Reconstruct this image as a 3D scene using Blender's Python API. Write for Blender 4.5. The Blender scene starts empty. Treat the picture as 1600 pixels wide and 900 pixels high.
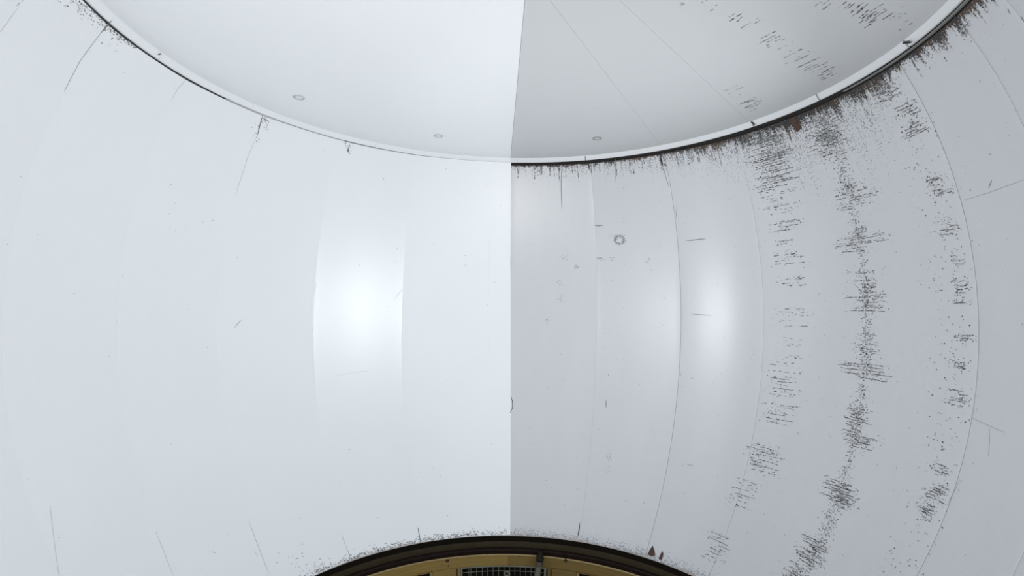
import bpy, bmesh, math, random
from mathutils import Vector, Matrix
random.seed(7)
R_ = math.radians
SC = bpy.context.scene
COL = SC.collection

# ------------------------------------------------------------------ fitted room geometry (units of D, D = 2.5 m)
K, ZF = 2.5, 2.62                      # metres per unit, height of the room centre above the lower floor
F = 819.8                              # focal length in pixels of the 1600 px wide frame
PITCH, ROLL, YAW = 0.0474, 0.0140, -0.0019
CAM = (-0.0019, -1.0, -0.0074)
ZE, RHO, ASP = -0.0082, 0.8661, 1.0501  # bulging wall: centre height, equator radius, vertical stretch
ZTOP, ZBOT = 0.4926, -0.6681            # rim joint and cornice heights
ZCEIL = 0.5048
def W(x, y, z): return Vector((x*K, y*K, z*K+ZF))

def raydir(u, v):
    X, Z, Y = (u-800)/F, -(v-450)/F, 1.0
    return lin(X, Y, Z)
def lin(X, Y, Z):
    c, s = math.cos(ROLL), math.sin(ROLL); X, Z = c*X-s*Z, s*X+c*Z
    c, s = math.cos(PITCH), math.sin(PITCH); Y, Z = c*Y-s*Z, s*Y+c*Z
    c, s = math.cos(YAW), math.sin(YAW); X, Y = c*X+s*Y, -s*X+c*Y
    return Vector((X, Y, Z))

# ------------------------------------------------------------------ camera
cd = bpy.data.cameras.new('camera'); cam = bpy.data.objects.new('camera', cd); COL.objects.link(cam)
rx, fw, up = lin(1, 0, 0), lin(0, 1, 0), lin(0, 0, 1)
m = Matrix((rx, up, -fw)).transposed().to_4x4(); m.translation = W(*CAM)
cam.matrix_world = m
cd.sensor_width = 36; cd.lens = 36*F/1600; cd.clip_start = 0.02
SC.camera = cam

# ------------------------------------------------------------------ world, lamps, exposure
wd = bpy.data.worlds.new('world'); SC.world = wd; wd.use_nodes = True
bg = wd.node_tree.nodes['Background']; bg.inputs[0].default_value = (0.90, 0.945, 1.0, 1); bg.inputs[1].default_value = 0.86
def area(name, pos, target, size, power, color=(1, 1, 1), spread=110):
    l = bpy.data.lights.new(name, 'AREA'); l.shape = 'DISK'; l.size = size; l.spread = R_(spread); l.energy = power; l.color = color
    o = bpy.data.objects.new(name, l); COL.objects.link(o)
    o.location = W(*pos); d = W(*target)-W(*pos)
    o.rotation_euler = d.to_track_quat('-Z', 'Y').to_euler()
    return o
area('work_light_right', (0.80, -0.24, -0.01), (-0.5, 0.71, 0.10), 0.30, 12.5, (0.95, 0.98, 1.0))
area('work_light_left', (-0.835, -0.17, -0.01), (0.65, 0.57, 0.0), 0.22, 5.0, (0.95, 0.98, 1.0), 80)
area('low_fill_light', (0.0, -0.62, -0.60), (0.0, -0.25, 0.5), 0.6, 37, (1.0, 0.985, 0.97), 180)  # added fill lamp, out of view, brightens the ceiling from below
vs = SC.view_settings
SC.display_settings.display_device = 'sRGB'
vs.view_transform = 'Standard'; vs.look = 'None'; vs.gamma = 1; vs.use_curve_mapping = False; vs.exposure = 0.06

# ------------------------------------------------------------------ small helpers
def link(name, bm_or_mesh, mats, parent=None, smooth=True, label=None):
    if isinstance(bm_or_mesh, bmesh.types.BMesh):
        me = bpy.data.meshes.new(name); bm_or_mesh.to_mesh(me); bm_or_mesh.free()
    else: me = bm_or_mesh
    if not isinstance(mats, (list, tuple)): mats = [mats]
    if len(me.materials) == 0:
        for mm in mats: me.materials.append(mm)
    if smooth:
        for p in me.polygons: p.use_smooth = True
    o = bpy.data.objects.new(name, me); COL.objects.link(o)
    if parent: o.parent = parent; o.matrix_parent_inverse = parent.matrix_world.inverted()
    if label: o['label'] = label
    return o
def empty(name, loc=(0, 0, 0)):
    o = bpy.data.objects.new(name, None); COL.objects.link(o); o.location = loc
    o.matrix_world = Matrix.Translation(Vector(loc)); o.empty_display_size = .1
    return o
def struct(name, label):
    o = empty(name, W(0, 0, ZBOT)); o['kind'] = 'structure'; o['label'] = label; return o
def sharp(me_obj, ang=35):
    me = me_obj.data
    bm = bmesh.new(); bm.from_mesh(me)
    for e in bm.edges:
        if len(e.link_faces) == 2 and e.calc_face_angle(0) > R_(ang): e.smooth = False
    bm.to_mesh(me); bm.free()

# ------------------------------------------------------------------ materials
def mat(name):
    m = bpy.data.materials.new(name); m.use_nodes = True
    nt = m.node_tree; return m, nt, nt.nodes['Principled BSDF']
def N(nt, t, **kw):
    n = nt.nodes.new(t)
    for k, v in kw.items():
        if k.startswith('i_'): n.inputs[k[2:].replace('_', ' ')].default_value = v
        else: setattr(n, k, v)
    return n
def M(nt, op, a, b=None, c=None, clamp=False):
    n = nt.nodes.new('ShaderNodeMath'); n.operation = op; n.use_clamp = clamp
    for i, x in enumerate((a, b, c)):
        if x is None: continue
        if isinstance(x, (int, float)): n.inputs[i].default_value = x
        else: nt.links.new(x, n.inputs[i])
    return n.outputs[0]
def sstep(nt, x, a, b):
    n = nt.nodes.new('ShaderNodeMapRange'); n.interpolation_type = 'SMOOTHSTEP'
    nt.links.new(x, n.inputs[0])
    for i, v in ((1, a), (2, b)):
        if isinstance(v, (int, float)): n.inputs[i].default_value = v
        else: nt.links.new(v, n.inputs[i])
    return n.outputs[0]
def comb(nt, x, y, z=0.0):
    n = nt.nodes.new('ShaderNodeCombineXYZ')
    for i, v in enumerate((x, y, z)):
        if isinstance(v, (int, float)): n.inputs[i].default_value = v
        else: nt.links.new(v, n.inputs[i])
    return n.outputs[0]
def noise(nt, vec, scale, detail=3, rough=.55):
    n = nt.nodes.new('ShaderNodeTexNoise'); n.inputs['Scale'].default_value = scale
    n.inputs['Detail'].default_value = detail; n.inputs['Roughness'].default_value = rough
    nt.links.new(vec, n.inputs['Vector']); return n.outputs['Fac']
def mixc(nt, f, a, b):
    n = nt.nodes.new('ShaderNodeMix'); n.data_type = 'RGBA'
    nt.links.new(f, n.inputs[0]) if not isinstance(f, float) else None
    for i, v in ((6, a), (7, b)):
        if isinstance(v, tuple): n.inputs[i].default_value = (*v, 1)
        else: nt.links.new(v, n.inputs[i])
    return n.outputs[2]
def bump(nt, bs, h, strength, dist):
    n = nt.nodes.new('ShaderNodeBump'); n.inputs['Strength'].default_value = strength; n.inputs['Distance'].default_value = dist
    nt.links.new(h, n.inputs['Height']); nt.links.new(n.outputs[0], bs.inputs['Normal'])

def plain(name, col, rough=.5, var=.12, scale=30, spec=.5, metal=0.0):
    m, nt, b = mat(name)
    tc = N(nt, 'ShaderNodeTexCoord').outputs['Object']
    f = noise(nt, tc, scale, 4)
    lo = tuple(c*(1-var) for c in col); hi = tuple(min(1, c*(1+var)) for c in col)
    nt.links.new(mixc(nt, f, lo, hi), b.inputs['Base Color'])
    b.inputs['Roughness'].default_value = rough; b.inputs['Specular IOR Level'].default_value = spec
    b.inputs['Metallic'].default_value = metal
    bump(nt, b, f, .15, .002)
    return m

# fresh white gloss paint
CLEAN_C = (0.80, 0.825, 0.845)
def paint(name, col, rough, spec, bstr):
    m, nt, b = mat(name)
    tc = N(nt, 'ShaderNodeTexCoord').outputs['Object']
    f = noise(nt, tc, 2.2, 3)
    nt.links.new(mixc(nt, f, tuple(c*.985 for c in col), tuple(min(1, c*1.012) for c in col)), b.inputs['Base Color'])
    b.inputs['Roughness'].default_value = rough; b.inputs['Specular IOR Level'].default_value = spec
    fine = noise(nt, tc, 210, 2)
    bump(nt, b, fine, bstr, .0012)
    return m, nt, b
M_clean, _, _ = paint('fresh_white_paint', CLEAN_C, .285, .5, .30)

# aged paint with soot creeping down from the rim
AGED_C = (0.563, 0.576, 0.598)
def aged():
    m, nt, b = mat('aged_sooty_paint')
    at = N(nt, 'ShaderNodeAttribute', attribute_name='surf')
    sep = nt.nodes.new('ShaderNodeSeparateXYZ'); nt.links.new(at.outputs['Vector'], sep.inputs[0])
    ph, v = sep.outputs[0], sep.outputs[1]              # degrees / 100, height
    d = M(nt, 'SUBTRACT', ZTOP-.008, v)                 # distance below the rim
    tc = N(nt, 'ShaderNodeTexCoord').outputs['Object']
    # reach of the soot round the wall
    ramp = nt.nodes.new('ShaderNodeValToRGB'); nt.links.new(M(nt, 'MULTIPLY', ph, 1/1.4), ramp.inputs[0])
    pts = [(0, .10), (.14, .16), (.28, .20), (.38, .42), (.48, .66), (.58, .66), (.66, .36), (.75, .42), (.82, .24), (1, .2)]
    cr = ramp.color_ramp
    while len(cr.elements) < len(pts): cr.elements.new(.5)
    for e, (p, val) in zip(cr.elements, pts): e.position = p; e.color = (val, val, val, 1)
    L = M(nt, 'MULTIPLY', ramp.outputs[0], .055)
    # runs: columns that hang down from the rim
    runs = noise(nt, comb(nt, M(nt, 'MULTIPLY', ph, 95), M(nt, 'MULTIPLY', v, 3)), 1.0, 4, .6)
    runs = M(nt, 'POWER', M(nt, 'MAXIMUM', M(nt, 'SUBTRACT', runs, .26), 0.0), 2.0)
    L2 = M(nt, 'MULTIPLY', L, M(nt, 'MULTIPLY_ADD', runs, 8, .35))
    grain = noise(nt, tc, 120, 2, .7)
    dn = M(nt, 'DIVIDE', d, M(nt, 'ADD', L2, .0006))    # 0 at rim, 1 at reach
    k1 = M(nt, 'SUBTRACT', 1.25, dn)
    dense = sstep(nt, M(nt, 'ADD', k1, M(nt, 'MULTIPLY', M(nt, 'SUBTRACT', grain, .5), 2.4)), .15, .75)
    # far speckle
    dn2 = M(nt, 'DIVIDE', d, M(nt, 'MULTIPLY_ADD', M(nt, 'MULTIPLY', L, M(nt, 'MULTIPLY_ADD', sstep(nt, ph, .80, .92), -.8, 1.0)), 6.5, .014))
    sp = M(nt, 'SUBTRACT', M(nt, 'SUBTRACT', grain, .47), M(nt, 'MULTIPLY', dn2, .22))
    streak = noise(nt, comb(nt, M(nt, 'MULTIPLY', ph, 120), M(nt, 'MULTIPLY', v, 5)), 1.0, 3, .6)
    sp = M(nt, 'ADD', sp, M(nt, 'MULTIPLY', M(nt, 'SUBTRACT', streak, .5), .35))
    speck = M(nt, 'MULTIPLY', sstep(nt, sp, 0.0, .12), .75)
    # thin speckle along the cornice
    db = M(nt, 'ADD', v, .6645)
    bp = M(nt, 'SUBTRACT', M(nt, 'SUBTRACT', grain, .46), M(nt, 'MULTIPLY', db, 9))
    bspeck = M(nt, 'MULTIPLY', sstep(nt, bp, 0.0, .1), .65)
    lipz = M(nt, 'SUBTRACT', 1.0, sstep(nt, M(nt, 'ADD', d, M(nt, 'MULTIPLY', M(nt, 'SUBTRACT', grain, .5), .006)), -.0005, .0032))
    mask = M(nt, 'MAXIMUM', M(nt, 'MAXIMUM', M(nt, 'MAXIMUM', dense, lipz), speck), bspeck, clamp=True)
    # broad grime mottling, faint vertical runs
    mot = noise(nt, comb(nt, M(nt, 'MULTIPLY', ph, 9), M(nt, 'MULTIPLY', v, 1.6)), 1.0, 4, .6)
    base = mixc(nt, mot, tuple(c*.95 for c in AGED_C), tuple(c*1.05 for c in AGED_C))
    rust = noise(nt, tc, 9, 3)
    soot = mixc(nt, sstep(nt, rust, .45, .62), (.030, .026, .024), (.060, .036, .022))
    nt.links.new(mixc(nt, mask, base, soot), b.inputs['Base Color'])
    nt.links.new(M(nt, 'MULTIPLY_ADD', mask, .4, .27), b.inputs['Roughness'])
    fine = noise(nt, tc, 150, 2)
    bump(nt, b, M(nt, 'ADD', fine, M(nt, 'MULTIPLY', mask, .4)), .35, .0014)
    return m
M_aged = aged()
M_agedc, _, _ = paint('aged_ceiling_paint', (0.555, 0.572, 0.587), .55, .15, .25)
M_band, _, _ = paint('rim_band_paint', (0.70, 0.72, 0.735), .35, .5, .2)
M_gap_d = plain('black_gap_back', (.012, .010, .009), .9, .4)  # near-black backing of the gap under the right-hand band
M_gap_l = plain('dark_grey_gap_back', (.04, .042, .044), .8, .3)  # dark grey backing of the gap under the left-hand band
M_bead = plain('grey_rim_bead', (.30, .31, .31), .5, .15)
M_soot = [plain('soot_dark', (.035, .032, .031), .9, .4), plain('soot_mid', (.13, .125, .125), .85, .3), plain('soot_light', (.27, .275, .28), .8, .2)]
M_rbead = plain('tarnished_rim_bead', (.20, .20, .195), .5, .2)
M_line = plain('pale_grey_line', (.52, .54, .56), .6, .08)
M_rust = plain('rust_brown', (.065, .036, .026), .85, .5, 60)
M_faint = plain('faint_grey_line', (.36, .375, .39), .6, .1)
M_corn_bk = plain('near_black_moulding', (.008, .006, .004), .9, .3, 30, .1)  # near-black matt tone for the hollow below the wall edge
M_corn_ol = plain('dark_olive_brown_moulding', (.034, .027, .015), .6, .35, 14, .1)
M_corn_rd = plain('dark_red_brown_moulding', (.013, .007, .006), .4, .4, 20, .3)
M_pink = plain('chipped_pinkish_edge', (.42, .37, .35), .7, .3, 90)
def wood(name, col):
    m, nt, b = mat(name)
    at = N(nt, 'ShaderNodeAttribute', attribute_name='surf')
    sep = nt.nodes.new('ShaderNodeSeparateXYZ'); nt.links.new(at.outputs['Vector'], sep.inputs[0])
    ph, v = sep.outputs[0], sep.outputs[1]
    g = noise(nt, comb(nt, M(nt, 'MULTIPLY', ph, 14), M(nt, 'MULTIPLY', v, 160)), 1.0, 4, .6)
    nt.links.new(mixc(nt, g, tuple(c*.72 for c in col), tuple(c*1.25 for c in col)), b.inputs['Base Color'])
    b.inputs['Roughness'].default_value = .5; bump(nt, b, g, .3, .002)
    return m
M_yel_l = wood('ochre_paint_cleaned', (.285, .195, .056))
M_yel_r = wood('ochre_paint_grimy', (.195, .132, .038))
M_yel_edge = plain('ochre_edge_highlight_paint', (.36, .27, .12), .45, .2, 50)
M_redline = plain('red_brown_joint', (.055, .024, .012), .6, .3)
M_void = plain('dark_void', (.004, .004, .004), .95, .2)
M_wire = plain('pale_green_grey_wire', (.21, .22, .165), .5, .25, 80)
M_pipe = plain('olive_grey_pipe', (.085, .080, .058), .5, .25, 40)
M_pipe_dk = plain('blackened_pipe_end', (.016, .015, .011), .7, .3, 40, .15)
M_floor = plain('dark_floor_boards', (.05, .04, .03), .6, .2, 6)
M_bolt = plain('rusty_bolt', (.045, .030, .014), .6, .4, 90)

# ------------------------------------------------------------------ the wall surface
SPLIT = 'split'
EDGES_L = [-129.0, -110.8, -97.84, -81.03, -63.83, -45.07, -25.74, SPLIT]
EDGES_R = [SPLIT, 19.58, 38.25, 55.21, 73.76, 91.33, 103.5, 111.0, 129.0]
WAVE = {(-45.07, -25.74): (0.0, -0.0008), (38.25, 55.21): (-0.0028, -0.0005)}      # shallow panel bends added to place and narrow the highlights
def edge(e, v): return -0.62-1.0*v if e == SPLIT else e
ALL = [(EDGES_L[i], EDGES_L[i+1]) for i in range(len(EDGES_L)-1)]+[(EDGES_R[i], EDGES_R[i+1]) for i in range(len(EDGES_R)-1)]
FLAT = 0.25
def rho(v):
    q = 1-((v-ZE)/(ASP*RHO))**2
    return RHO*math.sqrt(max(q, .05))
def rad(pan, ph, v, lap=True):
    a, b = edge(pan[0], v), edge(pan[1], v)
    mid, s = (a+b)/2, (ph-a)/(b-a)
    r0 = rho(v); ch = r0*math.cos(R_((b-a)/2))/math.cos(R_(ph-mid))
    r = r0*(1-FLAT)+ch*FLAT
    wa, wb = WAVE.get(pan, (0, 0)); r += wa*math.sin(2*math.pi*s)+wb*math.cos(2*math.pi*s)-wb
    if lap: r -= .0006*s if pan[0] != SPLIT and ph > 0 else 0
    return r
def pan_of(ph, v):
    for p in ALL:
        if edge(p[0], v) <= ph < edge(p[1], v): return p
    return ALL[-1] if ph > 0 else ALL[0]
def wall_pt(ph, v, off=0.0):
    ph_ = max(-128.9, min(128.9, ph))
    r = rad(pan_of(ph_, v), ph_, v)-off
    return W(r*math.sin(R_(ph)), r*math.cos(R_(ph)), v)
def wall_at(u, w):
    """photo pixel -> (azimuth, height) of the wall point seen there"""
    d = raydir(u, w); o = Vector(CAM); s = 1.0
    for _ in range(5):
        dd = Vector((d.x, d.y, d.z/ASP)); oo = Vector((o.x, o.y, (o.z-ZE)/ASP))
        A = dd.x**2+dd.y**2+s*s*dd.z**2; B = oo.x*dd.x+oo.y*dd.y+s*s*oo.z*dd.z
        C = oo.x**2+oo.y**2+s*s*oo.z**2-(RHO*s)**2
        disc = max(B*B-A*C, 0); t = (-B+math.sqrt(disc))/A
        P = o+d*t; ph = math.degrees(math.atan2(P.x, P.y)); v = max(-.7, min(.52, P.z))
        s = rad(pan_of(ph, v), ph, v)/rho(v)
    return ph, v
def plane_at(u, w, z):
    d = raydir(u, w); t = (z-CAM[2])/d.z
    return CAM[0]+d.x*t, CAM[1]+d.y*t
def cyl_at(u, w, r):
    d = raydir(u, w); A = d.x**2+d.y**2; B = CAM[0]*d.x+CAM[1]*d.y; C = CAM[0]**2+CAM[1]**2-r*r
    t = (-B+math.sqrt(max(B*B-A*C, 0)))/A
    return math.degrees(math.atan2(CAM[0]+d.x*t, CAM[1]+d.y*t)), CAM[2]+d.z*t

def lerp(a, b, t): return a+(b-a)*t
def interp(tab, x):
    if x <= tab[0][0]: return tab[0][1]
    for (x0, y0), (x1, y1) in zip(tab, tab[1:]):
        if x <= x1: return lerp(y0, y1, (x-x0)/(x1-x0))
    return tab[-1][1]
GAPTAB = [(-129, .0056), (-98, .0055), (-75, .0048), (-60, .0036), (-40, .0027), (-22, .0016), (-1.2, .0005), (-1.0, .0086), (40, .0100), (60, .0112), (75, .0112), (129, .0110)]
def ztop(ph): return ZTOP-interp(GAPTAB, ph)

GAPS = {19.58: .00010, 38.25: .00030, 55.21: .00012, 73.76: .00008, 91.33: .00040, 103.5: .00025, 111.0: .00025}
def make_panel(pan, parent, material, soft, label=None):
    ga, gb = (GAPS.get(e, 0.0) for e in pan)
    bm = bmesh.new(); lay = bm.verts.layers.float_vector.new('surf')
    nz, nf = 46, 14
    ss = [0, .0022, .005]+[i/nf for i in range(1, nf)]+[.995, .9978, 1]
    dep = [.0032, .0006, 0]+[0]*(nf-1)+[0, .0006, .0032]
    def vert(s, tz, extra, back):
        v0 = lerp(ZBOT, ZTOP-.004, tz)
        a, b = edge(pan[0], v0), edge(pan[1], v0)
        ph = lerp(a+math.degrees(ga/rho(v0)), b-math.degrees(gb/rho(v0)), s)
        v = lerp(ZBOT, ztop(lerp(a, b, .02+.96*s)), tz)
        r = rad(pan, ph, v)+extra+back
        x = bm.verts.new(W(r*math.sin(R_(ph)), r*math.cos(R_(ph)), v)); x[lay] = (ph/100, v, 0)
        return x
    ez = [0, .002, .004]+[i/nz for i in range(1, nz)]+[.996, .998, 1]
    ed = [.002, 0, 0]+[0]*(nz-1)+[0, 0, .002]
    g1 = [[vert(s, t, max(dep[i], ed[j])*soft, 0) for i, s in enumerate(ss)] for j, t in enumerate(ez)]
    g2 = [[vert(s, t, 0, .009) for s in (0, .25, .5, .75, 1)] for t in [k/14 for k in range(15)]]
    for g in (g1,):
        for j in range(len(g)-1):
            for i in range(len(g[0])-1): bm.faces.new((g[j][i], g[j+1][i], g[j+1][i+1], g[j][i+1]))
    for j in range(14):
        for i in range(4): bm.faces.new((g2[j][i], g2[j][i+1], g2[j+1][i+1], g2[j+1][i]))
    def rim(f, bk):    # join the front border to the coarse back border
        n, k = len(f)-1, len(bk)-1
        for i in range(n):
            a, b = i*k//n, (i+1)*k//n
            bm.faces.new((f[i], f[i+1], bk[b])) if a == b else bm.faces.new((f[i], f[i+1], bk[b], bk[a]))
    col = lambda g, i: [r[i] for r in g]
    rim(g1[0], g2[0]); rim(g1[-1][::-1], g2[-1][::-1]); rim(col(g1, 0)[::-1], col(g2, 0)[::-1]); rim(col(g1, -1), col(g2, -1))
    bmesh.ops.recalc_face_normals(bm, faces=bm.faces)
    o = link('panel', bm, material, parent, label=label); sharp(o, 50)
    return o

def lathe(bm, prof, p0, p1, n, closed=True, lay=None):
    """sweep a closed (r, z) profile round the axis from azimuth p0 to p1"""
    full = abs(p1-p0) > 359.9
    rows = []
    for k in range(n if full else n+1):
        ph = lerp(p0, p1, k/n); row = []
        for r, z in prof:
            x = bm.verts.new(W(r*math.sin(R_(ph)), r*math.cos(R_(ph)), z))
            if lay: x[lay] = (ph/100, z, 0)
            row.append(x)
        rows.append(row)
    m = len(prof)
    for k in range(len(rows) if full else len(rows)-1):
        A, B = rows[k], rows[(k+1) % len(rows)]
        for i in range(m if closed else m-1):
            bm.faces.new((A[i], B[i], B[(i+1) % m], A[(i+1) % m]))
    if closed and not full:
        bm.faces.new(rows[0][::-1]); bm.faces.new(rows[-1])
    bmesh.ops.recalc_face_normals(bm, faces=bm.faces)
def ring(name, prof, p0, p1, n, m, parent, label=None, ang=30):
    bm = bmesh.new(); lay = bm.verts.layers.float_vector.new('surf')
    lathe(bm, prof, p0, p1, n, True, lay)
    o = link(name, bm, m, parent, label=label); sharp(o, ang); return o
def rect(r0, r1, z0, z1): return [(r0, z0), (r1, z0), (r1, z1), (r0, z1)]

wall_left = struct('wall_left', 'freshly painted clean white left half of the bulging round wall')
wall_right = struct('wall_right', 'grey sooty uncleaned right half of the bulging round wall')
for i in range(len(EDGES_L)-1): make_panel((EDGES_L[i], EDGES_L[i+1]), wall_left, M_clean, .04)
for i in range(len(EDGES_R)-1): make_panel((EDGES_R[i], EDGES_R[i+1]), wall_right, M_aged, .12)
def shell(p0, p1, n, m, parent):
    bm = bmesh.new()
    zs = [lerp(ZBOT-.004, ZTOP+.012, i/30) for i in range(31)]
    prof = [(rho(z)+.011, z) for z in zs]+[(rho(z)+.026, z) for z in zs[::-1]]
    lathe(bm, prof, p0, p1, n)
    return link('backing_shell', bm, m, parent)
shell(-129, -.5, 60, M_bead, wall_left); shell(-.5, 129, 60, M_bead, wall_right)

# ------------------------------------------------------------------ strips, specks and flakes that lie on a surface
def on_wall(u, w, off=.0006):
    ph, v = wall_at(u, w); return wall_pt(ph, v, off)
def on_ceil(u, w, off=.0006):
    x, y = plane_at(u, w, ZCEIL); return W(x, y, ZCEIL-off)
def strip(pts, width, height=.0012, on=on_wall, dens=6, taper=True):
    """half-round strip along a photo polyline; width in pixels"""
    fine = []
    for (x0, y0), (x1, y1) in zip(pts, pts[1:]):
        n = max(1, int(math.hypot(x1-x0, y1-y0)/dens))
        fine += [(lerp(x0, x1, i/n), lerp(y0, y1, i/n)) for i in range(n)]
    fine.append(pts[-1])
    bm = bmesh.new(); rows = []
    for i, (x, y) in enumerate(fine):
        a, b = fine[max(0, i-1)], fine[min(len(fine)-1, i+1)]
        dx, dy = b[0]-a[0], b[1]-a[1]; L = math.hypot(dx, dy) or 1
        t = i/(len(fine)-1)
        w = width/2*(min(1, .35+3*min(t, 1-t)) if taper else 1)
        nx, ny = -dy/L*w, dx/L*w
        rows.append([bm.verts.new(on(x+nx, y+ny, .0001)), bm.verts.new(on(x, y, height)), bm.verts.new(on(x-nx, y-ny, .0001))])
    for A, B in zip(rows, rows[1:]):
        for k in (0, 1): bm.faces.new((A[k], B[k], B[k+1], A[k+1]))
    bmesh.ops.recalc_face_normals(bm, faces=bm.faces)
    return bm
def flake(poly, on=on_wall, off=.0008):
    bm = bmesh.new(); f = bm.faces.new([bm.verts.new(on(x, y, off)) for x, y in poly])
    return bm

for e in EDGES_L[1:-1]:            # raised filler line over each painted-in joint
    bm = bmesh.new(); rows = []
    for j in range(61):
        v = lerp(ZBOT+.001, ztop(e), j/60); g = math.degrees(.0009/rho(v))
        rows.append([bm.verts.new(wall_pt(e-g, v, 0)), bm.verts.new(wall_pt(e, v, .0006)), bm.verts.new(wall_pt(e+g, v, 0))])
    for A, B in zip(rows, rows[1:]):
        for k in (0, 1): bm.faces.new((A[k], A[k+1], B[k+1], B[k]))
    bmesh.ops.recalc_face_normals(bm, faces=bm.faces)
    link('seam_bead', bm, M_clean, wall_left)
for pts, w in (([(630, 450), (623, 459), (617, 468)], 1.6), ([(536, 585), (555, 582), (577, 579)], 1.8), ([(520, 586), (540, 585)], 1.2),
               ([(765, 373), (763, 450), (764, 553)], 1.2), ([(495, 440), (488, 473), (489, 520)], 2.2)):
    link('paint_ridge', strip(pts, w, .0012), M_clean, wall_left)
for pts, w, mm in (([(366, 513), (371, 506), (377, 500)], 1.1, 2), ([(410, 181), (406, 196), (402, 212)], 1.6, 1), ([(176, 30), (165, 43), (157, 52)], 1.8, 1),
                   ([(157, 52), (125, 95), (100, 143)], .9, 2), ([(410, 184), (415, 187), (421, 190)], 1.4, 1), ([(546, 227), (544, 234), (545, 240)], 2.0, 2), ([(539, 219), (541, 224)], 1.5, 1),
                   ([(332, 862), (336, 864)], 2.4, 2), ([(26, 9), (31, 4)], 2.2, 2), ([(403, 196), (404, 199)], 1.8, 1), ([(657, 849), (655, 836), (653, 824)], 1.5, 1),
                   ([(548, 873), (541, 855), (535, 838)], .9, 2), ([(397, 861), (403, 868)], 1, 2), ([(401, 213), (388, 243), (376, 280), (368, 305)], .9, 3), ([(78, 790), (85, 850), (92, 900)], 1.1, 3), ([(243, 830), (256, 862), (270, 898)], 1.0, 3), ([(388, 812), (402, 850), (421, 899)], 1.1, 3), ([(36, 0), (18, 25), (0, 50)], 1.2, 3), ([(290, 125), (277, 140), (268, 156)], .9, 3)):
    link('scratch', strip(pts, w, .0007), (M_soot+[M_line])[mm], wall_left)
D, Md, Lt, Ru, Fa = M_soot[0], M_soot[1], M_soot[2], M_rust, M_faint
for pts, w, mm in (([(878, 258), (877, 290), (878, 327)], 1.1, Md), ([(928, 352), (935, 353), (943, 352)], 1.2, Md), ([(1071, 376), (1085, 375), (1103, 373)], 1.1, Md),
                   ([(1081, 491), (1096, 492), (1111, 493)], 1.1, Lt), ([(947, 624), (947, 638)], 1.1, Md), ([(798, 618), (801, 628), (801, 637), (797, 645)], 1.2, D),
                   ([(798, 400), (798.5, 430)], .8, Lt), ([(1072, 725), (1084, 728)], 1.0, Lt), ([(906, 816), (905, 826), (903, 838)], 1.7, D), ([(919, 253), (920, 259), (921, 266)], 2.6, D),
                   ([(1031, 242), (1033, 250), (1036, 260)], 3.8, D), ([(1036, 260), (1041, 278), (1045, 292)], 1.2, Lt), ([(1489, 22), (1494, 28), (1500, 36)], 3.0, D), ([(1550, 281), (1545, 294)], 2.6, Lt),
                   ([(1575, 14), (1578, 21)], 3.0, Md), ([(1596, 26), (1600, 33)], 2.6, Md), ([(1506, 313), (1545, 301), (1600, 281)], 1.1, Fa), ([(1517, 652), (1549, 667), (1572, 676)], 1.1, Fa),
                   ([(1546, 669), (1546, 690), (1545, 712)], 1.2, Lt), ([(1062, 585), (1064, 586)], 3, Lt), ([(1147, 225), (1152, 238)], 1.2, Md), ([(1058, 322), (1056, 342)], .9, Lt),
                   ([(934, 403), (939, 403), (944, 406)], 1.3, Lt), ([(957, 403), (960, 402)], 1.6, Lt), ([(899, 417), (902, 419), (904, 416)], 1.5, Lt), ([(879, 404), (882, 402)], 1.5, Lt),
                   ([(875, 460), (876, 471)], 1.3, Lt), ([(1500, 750), (1480, 790)], .8, Fa), ([(1168, 160), (1172, 170)], 1, Lt), ([(962, 248), (962, 285)], .9, Lt), ([(1120, 225), (1128, 262)], 1.0, Md), ([(1090, 232), (1094, 255)], 1.0, Md)):
    link('scratch', strip(pts, w, .0007), mm, wall_right)
link('rust_flake', flake([(1233, 186), (1242, 182), (1247, 190), (1253, 200), (1246, 207), (1240, 198)]), M_rust, wall_right, False, 'brown rusty bare patch under the rim')
link('rust_flake', flake([(1012, 866), (1016, 858), (1020, 852), (1023, 860), (1024, 868), (1018, 869)]), M_rust, wall_right, False)
link('rust_flake', flake([(1029, 873), (1035, 860), (1037, 866), (1034, 875)]), M_rust, wall_right, False)

class Specks:
    def __init__(s): s.v = []; s.f = []; s.m = []
    def quad(s, c, ax, ay, la, lb, mi):
        j = lambda: random.uniform(.6, 1.15); n = len(s.v)
        for sa, sb in ((-1, -1), (1, -1), (1, 1), (-1, 1)): s.v.append(c+ax*(sa*la*j())+ay*(sb*lb*j()))
        s.f.append((n, n+1, n+2, n+3)); s.m.append(mi)
    def build(s, name, parent, label=None):
        me = bpy.data.meshes.new(name); me.from_pydata([tuple(x) for x in s.v], [], s.f)
        for mm in M_soot+[M_rust]: me.materials.append(mm)
        me.polygons.foreach_set('material_index', s.m); me.update()
        o = link(name, me, [], parent, False, label); o['kind'] = 'stuff'; return o
def px2m(P): return (P-W(*CAM)).length/F       # metres per pixel at a point
def pick(st): 
    r = random.random(); return 0 if r < .32*st else (1 if r < .75*st else 2)
def wall_speck(S, ph, v, lpx, tpx, mi, vertical=False):
    if v > ztop(ph)-.0004: return
    P = wall_pt(ph, v, .0007); q = px2m(P)
    a = (wall_pt(ph+.3, v, .0007)-wall_pt(ph-.3, v, .0007)).normalized(); b = (wall_pt(ph, v+.004, .0007)-wall_pt(ph, v-.004, .0007)).normalized()
    if vertical: a, b = b, a
    S.quad(P, a, b, lpx/2*q, tpx/2*q, mi)
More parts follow.
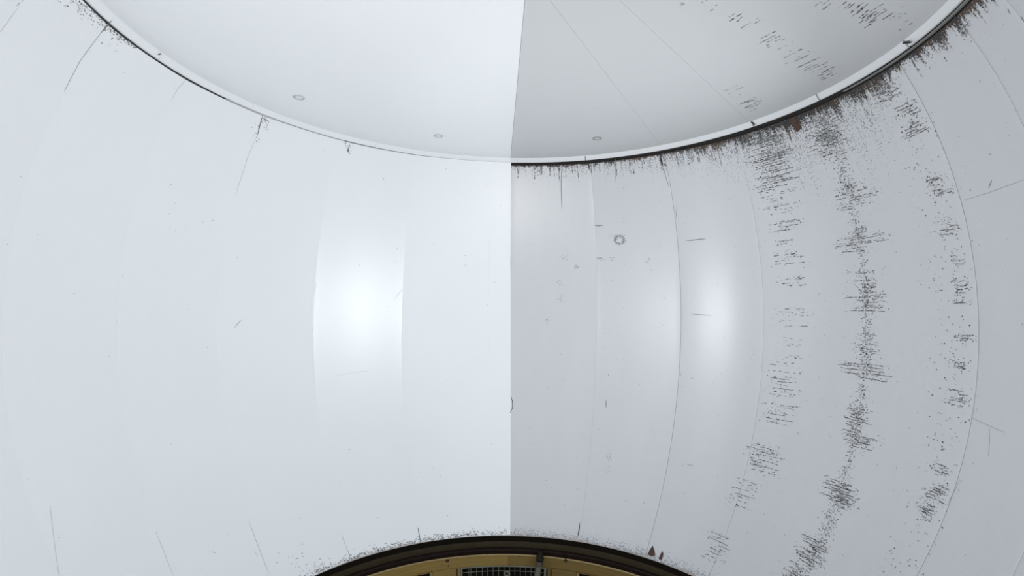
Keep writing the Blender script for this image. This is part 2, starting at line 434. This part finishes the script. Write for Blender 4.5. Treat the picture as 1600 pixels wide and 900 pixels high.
def streaks(S, cx, cy, w, h, rows, st, core=0.0):
    """a bundle of broken dry-brush dashes running round the wall"""
    p0, v0 = wall_at(cx, cy); pl, _ = wall_at(cx-w/2, cy); pr, _ = wall_at(cx+w/2, cy)
    _, vt = wall_at(cx, cy-h/2); _, vb = wall_at(cx, cy+h/2)
    wd = abs(pr-pl)
    rows = max(2, int(rows*1.15)); h *= 1.15; st *= .92
    for k in range(rows):
        v = lerp(vb, vt, (k+.5+random.uniform(-.35, .35))/rows)
        # keep the bundle on its meridian rather than on the vertical pixel column
        L = wd*random.uniform(.35, 1.0); s0 = p0+random.uniform(-.5, .5)*(wd-L)-L/2
        n = max(3, int(L/wd*w/2.0)); dens = st*random.uniform(.6, 1.05); slope = random.uniform(-.0006, .0006)
        for i in range(n):
            t = (i+random.random())/n; env = min(1, 4*t, 4*(1-t))
            if random.random() > dens*(.25+.75*env): continue
            wall_speck(S, s0+L*t, v+slope*(t-.5)*6+random.gauss(0, .0005), random.uniform(1.5, 5.5), random.uniform(.55, 1.2), pick(st))
        for i in range(int(14*st)):
            wall_speck(S, s0+L*random.uniform(-.1, 1.1), v+random.gauss(0, .004), random.uniform(.8, 1.8), random.uniform(.6, 1.2), pick(st*.7))
S = Specks()
BAND_A = [(1190, 208, 72, 40, 14, .95), (1200, 232, 76, 44, 14, .95), (1210, 258, 72, 40, 10, 1.0), (1213, 284, 70, 24, 6, .95), (1218, 316, 65, 36, 7, .40), (1228, 352, 60, 20, 4, .85), (1225, 378, 30, 12, 2, .8), (1232, 402, 55, 26, 5, .5),
          (1236, 440, 70, 20, 4, .5), (1238, 495, 70, 34, 5, .40), (1232, 535, 50, 20, 3, .25), (1228, 562, 60, 24, 4, .35), (1222, 600, 65, 40, 7, .62), (1215, 646, 65, 36, 6, .65),
          (1192, 715, 58, 46, 10, .80), (1160, 770, 55, 50, 7, .45), (1118, 856, 45, 52, 8, .55)]
BAND_B = [(1300, 232, 90, 30, 6, .75), (1288, 196, 70, 50, 14, .75), (1297, 215, 40, 24, 8, .9), (1328, 296, 62, 16, 4, .9), (1340, 314, 88, 22, 6, .75), (1342, 362, 30, 16, 4, .85), (1345, 380, 100, 26, 6, .75), (1352, 430, 50, 20, 4, .6),
          (1357, 447, 22, 8, 4, 1.0), (1358, 471, 76, 34, 7, .85), (1355, 540, 40, 40, 6, .55), (1353, 580, 98, 24, 6, 1.0), (1343, 645, 40, 22, 6, .85), (1340, 664, 46, 28, 6, .95), (1346, 690, 62, 22, 6, .95),
          (1310, 768, 62, 34, 10, 1.0), (1326, 786, 42, 30, 6, .85), (1268, 862, 62, 46, 10, .95), (1240, 892, 40, 30, 7, .9)]
BAND_C = [(1384, 142, 52, 36, 8, .95), (1418, 172, 50, 24, 5, .95), (1428, 200, 48, 26, 6, 1.0), (1470, 290, 44, 38, 6, .95), (1478, 341, 24, 8, 2, .6), (1484, 360, 34, 16, 3, .9), (1499, 406, 28, 16, 3, .6),
          (1502, 456, 30, 40, 6, .85), (1508, 528, 32, 12, 3, .9), (1500, 572, 26, 12, 3, .9), (1495, 622, 40, 28, 5, .55), (1470, 735, 30, 20, 4, .65), (1460, 768, 46, 26, 6, 1.0), (1450, 800, 40, 26, 5, 1.0),
          (1505, 40, 30, 40, 5, .8)]
for band in (BAND_A, BAND_B, BAND_C):
    for g in band: streaks(S, *g)
# speckle down the dirty joint itself
for k in range(2000):
    v = random.uniform(ZBOT+.03, ZTOP-.03); dn = .5+.5*math.sin(v*31+1.3)*math.sin(v*17)
    if random.random() > .25+.75*dn: continue
    wall_speck(S, 73.76+random.gauss(.2, .45+.5*dn), v, random.uniform(.8, 2.4), random.uniform(.6, 1.4), pick(.65))
# loose specks everywhere on the dirty half, thicker to the right
for k in range(380):
    ph = 112*random.random()**.7; v = random.uniform(ZBOT+.01, ZTOP-.02)
    wall_speck(S, ph, v, random.uniform(.7, 1.7), random.uniform(.5, 1.1), pick(.4))
for k in range(300):
    wall_speck(S, random.gauss(88, 2.0), random.uniform(-.5, .4), random.uniform(.8, 2.2), random.uniform(.7, 1.6), pick(.7))
# round blot and stippled marks
for k in range(150):
    a = random.uniform(0, 6.28); rr = random.gauss(7, 1.2)
    ph, v = wall_at(968+rr*math.cos(a), 375+.9*rr*math.sin(a)); wall_speck(S, ph, v, random.uniform(.8, 1.8), 1.0, 2)
for cx, cy, n in ((960, 371, 12), (936, 404, 10), (957, 404, 8), (901, 417, 12), (881, 403, 8), (875, 440, 8), (876, 466, 8), (855, 500, 8), (1015, 407, 8), (950, 715, 12), (947, 735, 8)):
    for k in range(n):
        ph, v = wall_at(cx+random.gauss(0, 3), cy+random.gauss(0, 2.5)); wall_speck(S, ph, v, random.uniform(.8, 1.6), .9, 2)
# thin vertical runs below the rim
for k in range(120):
    ph = random.choice((random.uniform(0, 60), random.uniform(0, 60), random.uniform(60, 100))); l = random.uniform(4, 26)
    z0 = ztop(ph)-.004; q = .0019
    for i in range(int(l)):
        if random.random() < .6*(1-i/l)+.12: wall_speck(S, ph+random.gauss(0, .05), z0-i*q, random.uniform(1.2, 3), random.uniform(.6, 1.3), pick(.75), True)
S.build('soot_streaks', wall_right, 'dark broken soot streaks and specks on the old paint')
SL = Specks()
for k in range(230):
    t = random.random(); ph = lerp(-109, -92, t); wall_speck(SL, ph, ztop(ph)-abs(random.gauss(0, .010*(1-t)+.002)), random.uniform(.8, 2.2), random.uniform(.6, 1.3), pick(.7))
for cx, cy, n, sx, sy in ((545, 231, 26, 3, 6), (413, 190, 22, 6, 5), (400, 215, 8, 3, 10), (180, 60, 8, 10, 12), (170, 33, 30, 5, 5), (655, 846, 8, 6, 3), (510, 890, 60, 22, 6), (470, 880, 24, 30, 12)):
    for k in range(n):
        ph, v = wall_at(cx+random.gauss(0, sx), cy+random.gauss(0, sy))
        if v > ZBOT+.002 and v < ztop(ph): wall_speck(SL, ph, v, random.uniform(.8, 1.8), random.uniform(.6, 1.2), pick(.55))
for k in range(700):       # chips along the cornice
    ph = random.uniform(-62, -1); wall_speck(SL, ph, ZBOT+.001+abs(random.gauss(0, .005)), random.uniform(.8, 2.6), random.uniform(.5, 1.0), pick(.5))
for k in range(60):
    ph = random.uniform(-110, -3); wall_speck(SL, ph, random.uniform(ZBOT+.01, ZTOP-.02), random.uniform(.8, 1.6), random.uniform(.6, 1.2), 2)
SL.build('grey_specks', wall_left, 'few small grey specks left on the white paint')

# ------------------------------------------------------------------ ceiling: flat disc of sheets
ceiling = struct('ceiling', 'flat round white ceiling, left part freshly painted, right part grey sheets')
def clip(poly, p, q):
    """keep the side of line p->q that lies to the right"""
    out = []
    sd = lambda a: (q[0]-p[0])*(a[1]-p[1])-(q[1]-p[1])*(a[0]-p[0])
    for a, b in zip(poly, poly[1:]+poly[:1]):
        A, B = sd(a), sd(b)
        if A <= 0: out.append(a)
        if (A < 0 < B) or (B < 0 < A): t = A/(A-B); out.append((lerp(a[0], b[0], t), lerp(a[1], b[1], t)))
    return out
disc = [(.7146*math.sin(R_(a*2)), .7146*math.cos(R_(a*2))) for a in range(180)]
CP = lambda u, w: plane_at(u, w, ZCEIL)
def shift(p, q, e):     # move a line to its right by e
    dx, dy = q[0]-p[0], q[1]-p[1]; L = math.hypot(dx, dy); return (p[0]+dy/L*e, p[1]-dx/L*e), (q[0]+dy/L*e, q[1]-dx/L*e)
def cut(poly, p, q, e=.0002): return clip(poly, *shift(p, q, e))
s0, s1 = CP(820, 0), CP(798, 244)
l1a, l1b = CP(985, 165), CP(1030, 224)
l2a, l2b = CP(1000, 30), CP(1172, 192)
t0, t1 = CP(810, 180), CP(985, 165)
right = cut(disc, s1, s0, .0003); left = cut(disc, s0, s1, .0003)
if max(x for x, y in left) > .5: left, right = right, left
def which(poly, p, q):  # the two sides of a line, first the one holding smaller x
    A, B = cut(poly, p, q), cut(poly, q, p)
    ca, cb = sum(x for x, y in A)/len(A), sum(x for x, y in B)/len(B)
    return (A, B) if ca < cb else (B, A)
cA, rest = which(right, l1a, l1b); cC, cD = which(rest, l2a, l2b)
A1, A2 = cut(cA, t0, t1), cut(cA, t1, t0)
def sheet(poly, m):
    bm = bmesh.new(); lo = [bm.verts.new(W(x, y, ZCEIL)) for x, y in poly]; hi = [bm.verts.new(W(x, y, ZCEIL+.006)) for x, y in poly]
    bm.faces.new(lo[::-1]); bm.faces.new(hi); n = len(lo)
    for i in range(n): bm.faces.new((lo[i], lo[(i+1) % n], hi[(i+1) % n], hi[i]))
    bmesh.ops.recalc_face_normals(bm, faces=bm.faces)
    return link('ceiling_sheet', bm, m, ceiling, False)
sheet(left, M_clean)
for p in (A1, A2, cC, cD): sheet(p, M_agedc)
bm = bmesh.new(); bmesh.ops.create_cone(bm, cap_ends=True, segments=90, radius1=.735*K, radius2=.735*K, depth=.02)
bmesh.ops.translate(bm, verts=bm.verts, vec=W(0, 0, ZCEIL+.0062)+Vector((0, 0, .01)))
link('ceiling_backing', bm, M_bead, ceiling, False)
SC_ = Specks()
def ceil_streaks(cx, cy, w, h, rows, st, ang=25):
    dx, dy = math.cos(R_(ang)), -math.sin(R_(ang))
    for k in range(rows):
        o = lerp(-h/2, h/2, (k+.5+random.uniform(-.4, .4))/rows); L = w*random.uniform(.35, 1); s = random.uniform(-.5, .5)*(w-L)
        n = max(3, int(L/3.0)); dens = st*random.uniform(.5, 1)
        bx, by = cx+o*.75, cy+o*.8
        for i in range(n):
            t = s-L/2+L*(i+random.random())/n
            if random.random() > dens: continue
            P = on_ceil(bx+dx*t, by+dy*t+random.gauss(0, .4)); q = px2m(P)
            a = on_ceil(bx+dx*(t+2), by+dy*(t+2))-on_ceil(bx+dx*(t-2), by+dy*(t-2)); b = Vector((-a.y, a.x, 0))
            fa = random.uniform(2, 7)/4; SC_.quad(P, a, b, .5*fa, .5*random.uniform(.5, 1.0)*q/max(a.length, 1e-6)*1.5, pick(st*.9))
for g in ((1112, 8, 44, 22, 4, .6, 30), (1150, 26, 24, 16, 3, .7, 35), (1172, 38, 46, 14, 2, .4, 32), (1203, 60, 36, 18, 4, .85, 28), (1222, 68, 40, 14, 3, .5, 28), (1242, 87, 42, 22, 5, .45, 26),
          (1270, 104, 46, 20, 5, .95, 24), (1290, 116, 44, 16, 4, .85, 24), (1176, 162, 34, 20, 6, .85, 24), (1150, 142, 40, 16, 3, .4, 24), (1218, 57, 5, 3, 2, .9), (1330, 8, 34, 18, 4, .8, 40),
          (1346, 17, 34, 20, 5, 1.0, 40), (1360, 30, 34, 18, 4, 1.0, 36), (1376, 20, 34, 22, 4, .75, 32), (1290, 6, 30, 14, 3, .6, 38), (1408, 28, 36, 36, 6, .25, 30), (1068, 5, 8, 6, 2, .5)): ceil_streaks(*g)
SC_.build('soot_streaks', ceiling, 'thin dark dashes on the grey ceiling sheets')

# round fixings let into the ceiling
def fixing(px, label, m, m2):
    x, y = CP(*px); o = empty('fixing_cap', W(x, y, ZCEIL)); o['label'] = label; o['category'] = 'fixing cap'; o['group'] = 'round caps on the ceiling near the rim'
    for nm, prof, mm in (('collar', [(.0105, 0), (.0134, 0), (.0134, -.0006), (.0125, -.0022), (.0112, -.0022), (.0105, -.0008)], m2), ('cap', [(.00001, 0), (.0098, 0), (.0098, -.0012), (.0075, -.0026), (.00001, -.0030)], m)):
        bm = bmesh.new(); rows = []
        for k in range(28):
            a = k/28*6.28318; rows.append([bm.verts.new(Vector((x*K+r*K*math.cos(a), y*K+r*K*math.sin(a), (ZCEIL+z)*K+ZF))) for r, z in prof])
        n = len(prof)
        for k in range(28):
            A, B = rows[k], rows[(k+1) % 28]
            for i in range(n): bm.faces.new((A[i], B[i], B[(i+1) % n], A[(i+1) % n]))
        bmesh.ops.remove_doubles(bm, verts=bm.verts, dist=.0002); bmesh.ops.recalc_face_normals(bm, faces=bm.faces)
        link(nm, bm, mm, o)
M_cap_l = plain('white_cap_paint', (.70, .72, .74), .4, .05); M_col_l = plain('light_grey_collar', (.50, .515, .53), .5, .1)
M_cap_r = plain('grey_cap_paint', (.46, .47, .48), .45, .08); M_col_r = plain('dull_grey_collar', (.27, .28, .285), .5, .15)
fixing((467, 152), 'round white cap on the clean ceiling, the farthest left of the three', M_cap_l, M_col_l)
fixing((685, 212), 'round white cap on the clean ceiling, close to the rim and the paint boundary', M_cap_l, M_col_l)
fixing((933, 216), 'round grey cap on the dirty grey ceiling sheet', M_cap_r, M_col_r)

# ------------------------------------------------------------------ trim_1: the sloped band under the ceiling edge
trim1 = struct('trim_1', 'pale sloped metal band round the edge of the ceiling with a dark gap beneath')
RT = rho(ZTOP)
band = [(RT-.0087, ZCEIL+.0004), (RT-.0087, ZCEIL-.0006), (RT-.0006, ZTOP+.0006), (RT+.0006, ZTOP), (RT+.0035, ZTOP), (RT+.0035, ZCEIL+.0004)]
ph_of = lambda u, w: cyl_at(u, w, RT-.004)[0]
js = sorted([-129, ph_of(251, 85), ph_of(395, 164), ph_of(587, 223), -1.15, ph_of(808, 246), ph_of(914, 244), ph_of(1176, 192), ph_of(1278, 157), ph_of(1416, 66), 129])
for a, b in zip(js, js[1:]):
    l = b <= 0; g = .02 if l or b < 30 else .16
    ring('band_segment', band, a+g, b-g, max(4, int((b-a)/2)), M_clean if l else M_band, trim1)
GB = [(RT+.0045, ZCEIL+.002), (RT+.0045, ZTOP-.001), (rho(ZTOP-.02)+.0045, ZTOP-.02), (rho(ZTOP-.02)+.0075, ZTOP-.02), (RT+.0085, ZTOP), (RT+.0085, ZCEIL+.002)]
ring('gap_backing', GB, -129, -1.15, 60, M_gap_l, trim1, 'dark grey gap under the clean band')
ring('gap_backing', GB, -1.15, 129, 60, M_gap_d, trim1, 'black gap under the band')
zb = ZTOP-.0062
ring('grey_bead', [(RT+.001, zb-.0012), (RT+.0055, zb-.0012), (RT+.0055, zb+.0012), (RT+.001, zb+.0012), (RT, zb)], 80, 129, 26, M_rbead, trim1)
ring('grey_bead', [(RT+.0008, ZTOP-.0024), (RT+.0044, ZTOP-.0024), (RT+.0044, ZTOP-.0016), (RT+.0008, ZTOP-.0016)], -72, -44, 16, M_clean, trim1)
for pts, w in (([(1407, 67), (1415, 66.5), (1425, 66)], 4.0), ([(1172, 190), (1176, 192), (1180, 195.5)], 3.0), ([(247, 86), (251, 84), (256, 83)], 2.4)):
    bm = strip(pts, w, 0, on=lambda u, y, off: (lambda c: W((RT-.0075)*math.sin(R_(c[0])), (RT-.0075)*math.cos(R_(c[0])), c[1]))(cyl_at(u, y, RT-.0075)), dens=4)
    link('chipped_joint', bm, M_soot[0], trim1, False)

# ------------------------------------------------------------------ trim_2: the dark cornice at the foot of the white wall
trim2 = struct('trim_2', 'dark brown stepped moulding ring at the foot of the white wall')
RB = rho(ZBOT); Z = ZBOT
ring('edge_bead', [(RB-.0010, Z-.0022), (RB+.006, Z-.0022), (RB+.006, Z+.0006), (RB-.0002, Z+.0006)], 0, 360, 180, M_pink, trim2, 'chipped pinkish paint edge')
ring('upper_moulding', [(RB+.002, Z-.0024), (RB+.016, Z-.0024), (RB+.016, Z-.020), (RB-.001, Z-.020), (RB+.001, Z-.0185)], 0, 360, 180, M_corn_bk, trim2, 'near-black hollow under the wall edge')
ring('fascia', [(RB-.0015, Z-.0185), (RB+.014, Z-.0185), (RB+.014, Z-.034), (RB-.0036, Z-.034), (RB-.0040, Z-.0318), (RB-.0026, Z-.022)], 0, 360, 180, M_corn_ol, trim2, 'dark olive brown fascia')
ring('lower_moulding', [(RB-.0020, Z-.0342), (RB+.014, Z-.0342), (RB+.014, Z-.058), (RB+.0034, Z-.058), (RB+.0024, Z-.050), (RB+.0002, Z-.0475), (RB-.0016, Z-.044), (RB+.0012, Z-.0415), (RB+.0012, Z-.0375), (RB-.0012, Z-.036)], 0, 360, 180, M_corn_rd, trim2, 'dark reddish lower moulding')

# ------------------------------------------------------------------ wall_lower: ochre panelled drum below the cornice
lower = struct('wall_lower', 'ochre yellow panelled round wall under the dark moulding')
RD = RB+.0035                               # face of the drum
ztd = Z-.0575                               # top of the drum
zfl = -ZF/K                                 # floor height in D units
zo_c = cyl_at(797, 884, RD)[1]              # head of the middle opening
zo_s = cyl_at(903, 896, RD)[1]              # heads of the side openings
ph_c0, ph_c1 = cyl_at(720, 889, RD)[0], cyl_at(855, 889, RD)[0]
ph_r0, ph_l1 = cyl_at(901.5, 897, RD)[0], cyl_at(675, 897, RD)[0]
zsill = zo_s-.16
ring('top_bead', [(RD-.0022, ztd-.0010), (RD-.0006, ztd+.0004), (RD+.006, ztd+.0004), (RD+.006, ztd-.0044), (RD-.0008, ztd-.0044), (RD-.0022, ztd-.0034)], 0, 360, 180, M_yel_edge, lower, 'pale ochre bead')
OP = [(ph_c0, ph_c1, zo_c), (ph_r0, ph_r0+26, zo_s)]+[(ph_r0+36*k, ph_r0+36*k+26, zo_s) for k in range(1, 8)]+[(ph_r0+288, 360+ph_l1, zo_s)]
sm = lambda a, b: M_yel_l if (a+b)/2 < -.3 or (a+b)/2 > 180 else M_yel_r
ring('top_rail', rect(RD, RD+.010, zo_c+.0012, ztd-.0044), -180, -.6, 90, M_yel_l, lower)
ring('top_rail', rect(RD, RD+.010, zo_c+.0012, ztd-.0044), -.6, 180, 90, M_yel_r, lower)
for i, (a, b, zo) in enumerate(OP):
    n = max(6, int((b-a)/2)); a2 = OP[(i+1) % len(OP)][0]+(360 if i == len(OP)-1 else 0)
    ring('stile', rect(RD, RD+.010, zsill, zo_c), b+.12, a2-.12, 8, sm(b, a2), lower)
    if zo < zo_c-.002: ring('head_rail', rect(RD+.0008, RD+.010, zo, zo_c-.0006), a+.12, b-.12, n, sm(a, b), lower)
    if i not in (0,):
        ring('opening_lining', rect(RD-.0012, RD+.010, zsill, zo), a, a+.5, 2, M_yel_edge, lower); ring('opening_lining', rect(RD-.0012, RD+.010, zsill, zo), b-.5, b, 2, M_yel_edge, lower)
    ring('sill_panel', rect(RD, RD+.010, zfl+.002, zsill-.001), a, a2-.1, 12, sm(a, b), lower)
for ph in (ph_c0-1.0, ph_c1+1.2):
    ring('joint_strip', rect(RD-.0007, RD+.002, zsill, zo_c-.001), ph-.28, ph+.1, 1, M_redline, lower, 'red brown joint line')
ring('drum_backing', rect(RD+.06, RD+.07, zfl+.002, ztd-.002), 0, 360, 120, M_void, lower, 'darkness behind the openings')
def cylpt(ph, z, r): return W(r*math.sin(R_(ph)), r*math.cos(R_(ph)), z)
def knob(name, ph, z, rr, h, r, m, parent, seg=14):
    c = cylpt(ph, z, r); nrm = Vector((-math.sin(R_(ph)), -math.cos(R_(ph)), 0)); tx = Vector((nrm.y, -nrm.x, 0)); tz = Vector((0, 0, 1))
    bm = bmesh.new(); rows = []
    for k in range(seg):
        a = k/seg*6.28318
        rows.append([bm.verts.new(c+(tx*math.cos(a)+tz*math.sin(a))*q*K+nrm*hh*K) for q, hh in ((rr, -.001), (rr, h*.4), (rr*.75, h*.85), (rr*.35, h))])
    for k in range(seg):
        A, B = rows[k], rows[(k+1) % seg]
        for i in range(3): bm.faces.new((A[i], B[i], B[i+1], A[i+1]))
    bm.faces.new([r_[3] for r_ in rows]); bmesh.ops.recalc_face_normals(bm, faces=bm.faces)
    return link(name, bm, m, parent)
for px in ((699, 875.5), (884, 875)):
    ph, z = cyl_at(*px, RD); knob('bolt', ph, z, .0054, .003, RD, M_bolt, lower)
for px, rr in (((701, 884), .0026), ((692, 882), .0014), ((884, 884.5), .0016), ((810, 869), .0018), ((680, 874), .001), ((986, 893), .003), ((993, 898), .003)):
    ph, z = cyl_at(*px, RD); knob('screw', ph, z, rr, .0012, RD, M_bolt, lower, 8)

# wire mesh over the middle opening
def tube(bm, pts, r, seg=6):
    rows = []
    for i, p in enumerate(pts):
        t = (pts[min(i+1, len(pts)-1)]-pts[max(i-1, 0)]).normalized()
        u = t.cross(Vector((.3, .9, .31))).normalized(); w = t.cross(u)
        rows.append([bm.verts.new(p+(u*math.cos(k/seg*6.28318)+w*math.sin(k/seg*6.28318))*r) for k in range(seg)])
    for A, B in zip(rows, rows[1:]):
        for k in range(seg): bm.faces.new((A[k], A[(k+1) % seg], B[(k+1) % seg], B[k]))
    bm.faces.new(rows[0][::-1]); bm.faces.new(rows[-1]); bmesh.ops.recalc_face_normals(bm, faces=bm.faces)
mid = (ph_c0+ph_c1)/2
gr = empty('mesh_grille', cylpt(mid, zsill, RD)); gr['label'] = 'square wire mesh grille over the dark opening in the ochre wall'; gr['category'] = 'grille'
RM = RD+.003
ring('frame_bar', rect(RD-.0012, RM+.003, zo_c-.0028, zo_c+.0004), ph_c0, ph_c1, 14, M_wire, gr)
ring('frame_bar', rect(RD-.0006, RM+.003, zsill, zo_c-.003), ph_c0, ph_c0+.45, 1, M_wire, gr)
ring('frame_bar', rect(RD-.0006, RM+.003, zsill, zo_c-.003), ph_c1-.9, ph_c1-.3, 1, M_wire, gr)
ring('frame_bar', rect(RD-.0006, RM+.003, zsill, zsill+.003), ph_c0+.5, ph_c1-1, 12, M_wire, gr)
xs = [732.5, 736, 745, 753.7, 762, 770.5, 779, 787.6, 796, 804.5, 813, 821.5, 830, 851.5]
for i, x in enumerate(xs):
    ph = cyl_at(x, 888, RM)[0]; bm = bmesh.new()
    tube(bm, [cylpt(ph, lerp(zo_c-.0025, zsill+.002, t), RM+(.0006 if (i+j) % 2 else -.0006)) for j, t in enumerate([k/14 for k in range(15)])], .0009*K*(.7 if x in (732.5,) else 1))
    link('wire', bm, M_wire, gr)
dz = cyl_at(797, 883.5, RM)[1]-cyl_at(797, 892.3, RM)[1]
for k in range(1, int((zo_c-zsill)/dz)):
    z = zo_c-dz*k; bm = bmesh.new()
    tube(bm, [cylpt(lerp(ph_c0+.4, ph_c1-1, t/16), z, RM+(.0005 if t % 2 else -.0005)) for t in range(17)], .0008*K)
    link('wire', bm, M_wire, gr)
# small pale fitting wired to the mesh
ph, z = cyl_at(792, 895.5, RM)
ft = empty('round_clip', cylpt(ph, z, RM-.002)); ft['label'] = 'small round pale clip fastened to the middle of the wire mesh'; ft['category'] = 'clip'
bm = bmesh.new(); c = cylpt(ph, z, RM-.0030)
tube(bm, [c+Vector((math.cos(a/16*6.28318)*.0062*K, 0, math.sin(a/16*6.28318)*.0062*K)) for a in range(17)], .0017*K); link('hoop', bm, M_wire, ft)
for dx in (-.0085, .0085):
    bm = bmesh.new(); tube(bm, [c+Vector((dx*K, 0, .004*K)), c+Vector((dx*K, 0, -.004*K)), c+Vector((dx*.9*K, 0, -.012*K))], .0016*K); link('tang', bm, M_wire, ft)
knob('hub', ph, z, .0034, .003, RM-.003, M_bolt, ft, 10)

# grey pipe in front of the right edge of the mesh
RP = RD-.024
ph, zt = cyl_at(843.5, 872, RP); ph2, _ = cyl_at(839.5, 899, RP)
vp = empty('vent_pipe', cylpt(ph2, zfl, RP)); vp['label'] = 'olive grey pipe rising in front of the mesh and bending into the ochre wall'; vp['category'] = 'pipe'
zb2 = cyl_at(840, 899, RP)[1]
base = cylpt(ph2-.9, zfl+.001, RP); top = cylpt(ph, zt-.006, RP)
ax = (cylpt(ph2, zb2, RP)-top).normalized(); base = top+ax*((zfl+.001-(top.z-ZF)/K)*K/ax.z)
bm = bmesh.new(); tube(bm, [base, top], .0093*K, 20); link('pipe', bm, M_pipe, vp)
inn = Vector((math.sin(R_(ph)), math.cos(R_(ph)), 0))
bm = bmesh.new(); tube(bm, [top-ax*.000*K]+[top+Vector((0, 0, 1))*.010*K*math.sin(a)+inn*.012*K*(1-math.cos(a)) for a in (.3, .6, .9, 1.2, 1.5708)]+[top+Vector((0, 0, .010*K))+inn*.0235*K], .0105*K, 20)
link('elbow', bm, M_pipe_dk, vp)
bm = bmesh.new(); tube(bm, [top+ax*.001*K, top-ax*.006*K], .0112*K, 20); link('collar', bm, M_pipe_dk, vp)
for k in range(4):
    bm = bmesh.new(); c = top+ax*(.004+.0035*k)*K
    tube(bm, [c+Vector((math.cos(a/18*6.28318)*.0096*K, math.sin(a/18*6.28318)*.0096*K, .0008*K*(-1)**a)) for a in range(19)], .0009*K, 5); link('thread_ring', bm, M_pipe, vp)

# ------------------------------------------------------------------ lower floor
bm = bmesh.new(); bmesh.ops.create_cone(bm, cap_ends=True, segments=90, radius1=(RD+.07)*K, radius2=(RD+.07)*K, depth=.04)
bmesh.ops.translate(bm, verts=bm.verts, vec=Vector((0, 0, -.02)))
fl = link('floor', bm, M_floor, None, False); fl['kind'] = 'structure'; fl['label'] = 'dark lower floor inside the ochre drum'
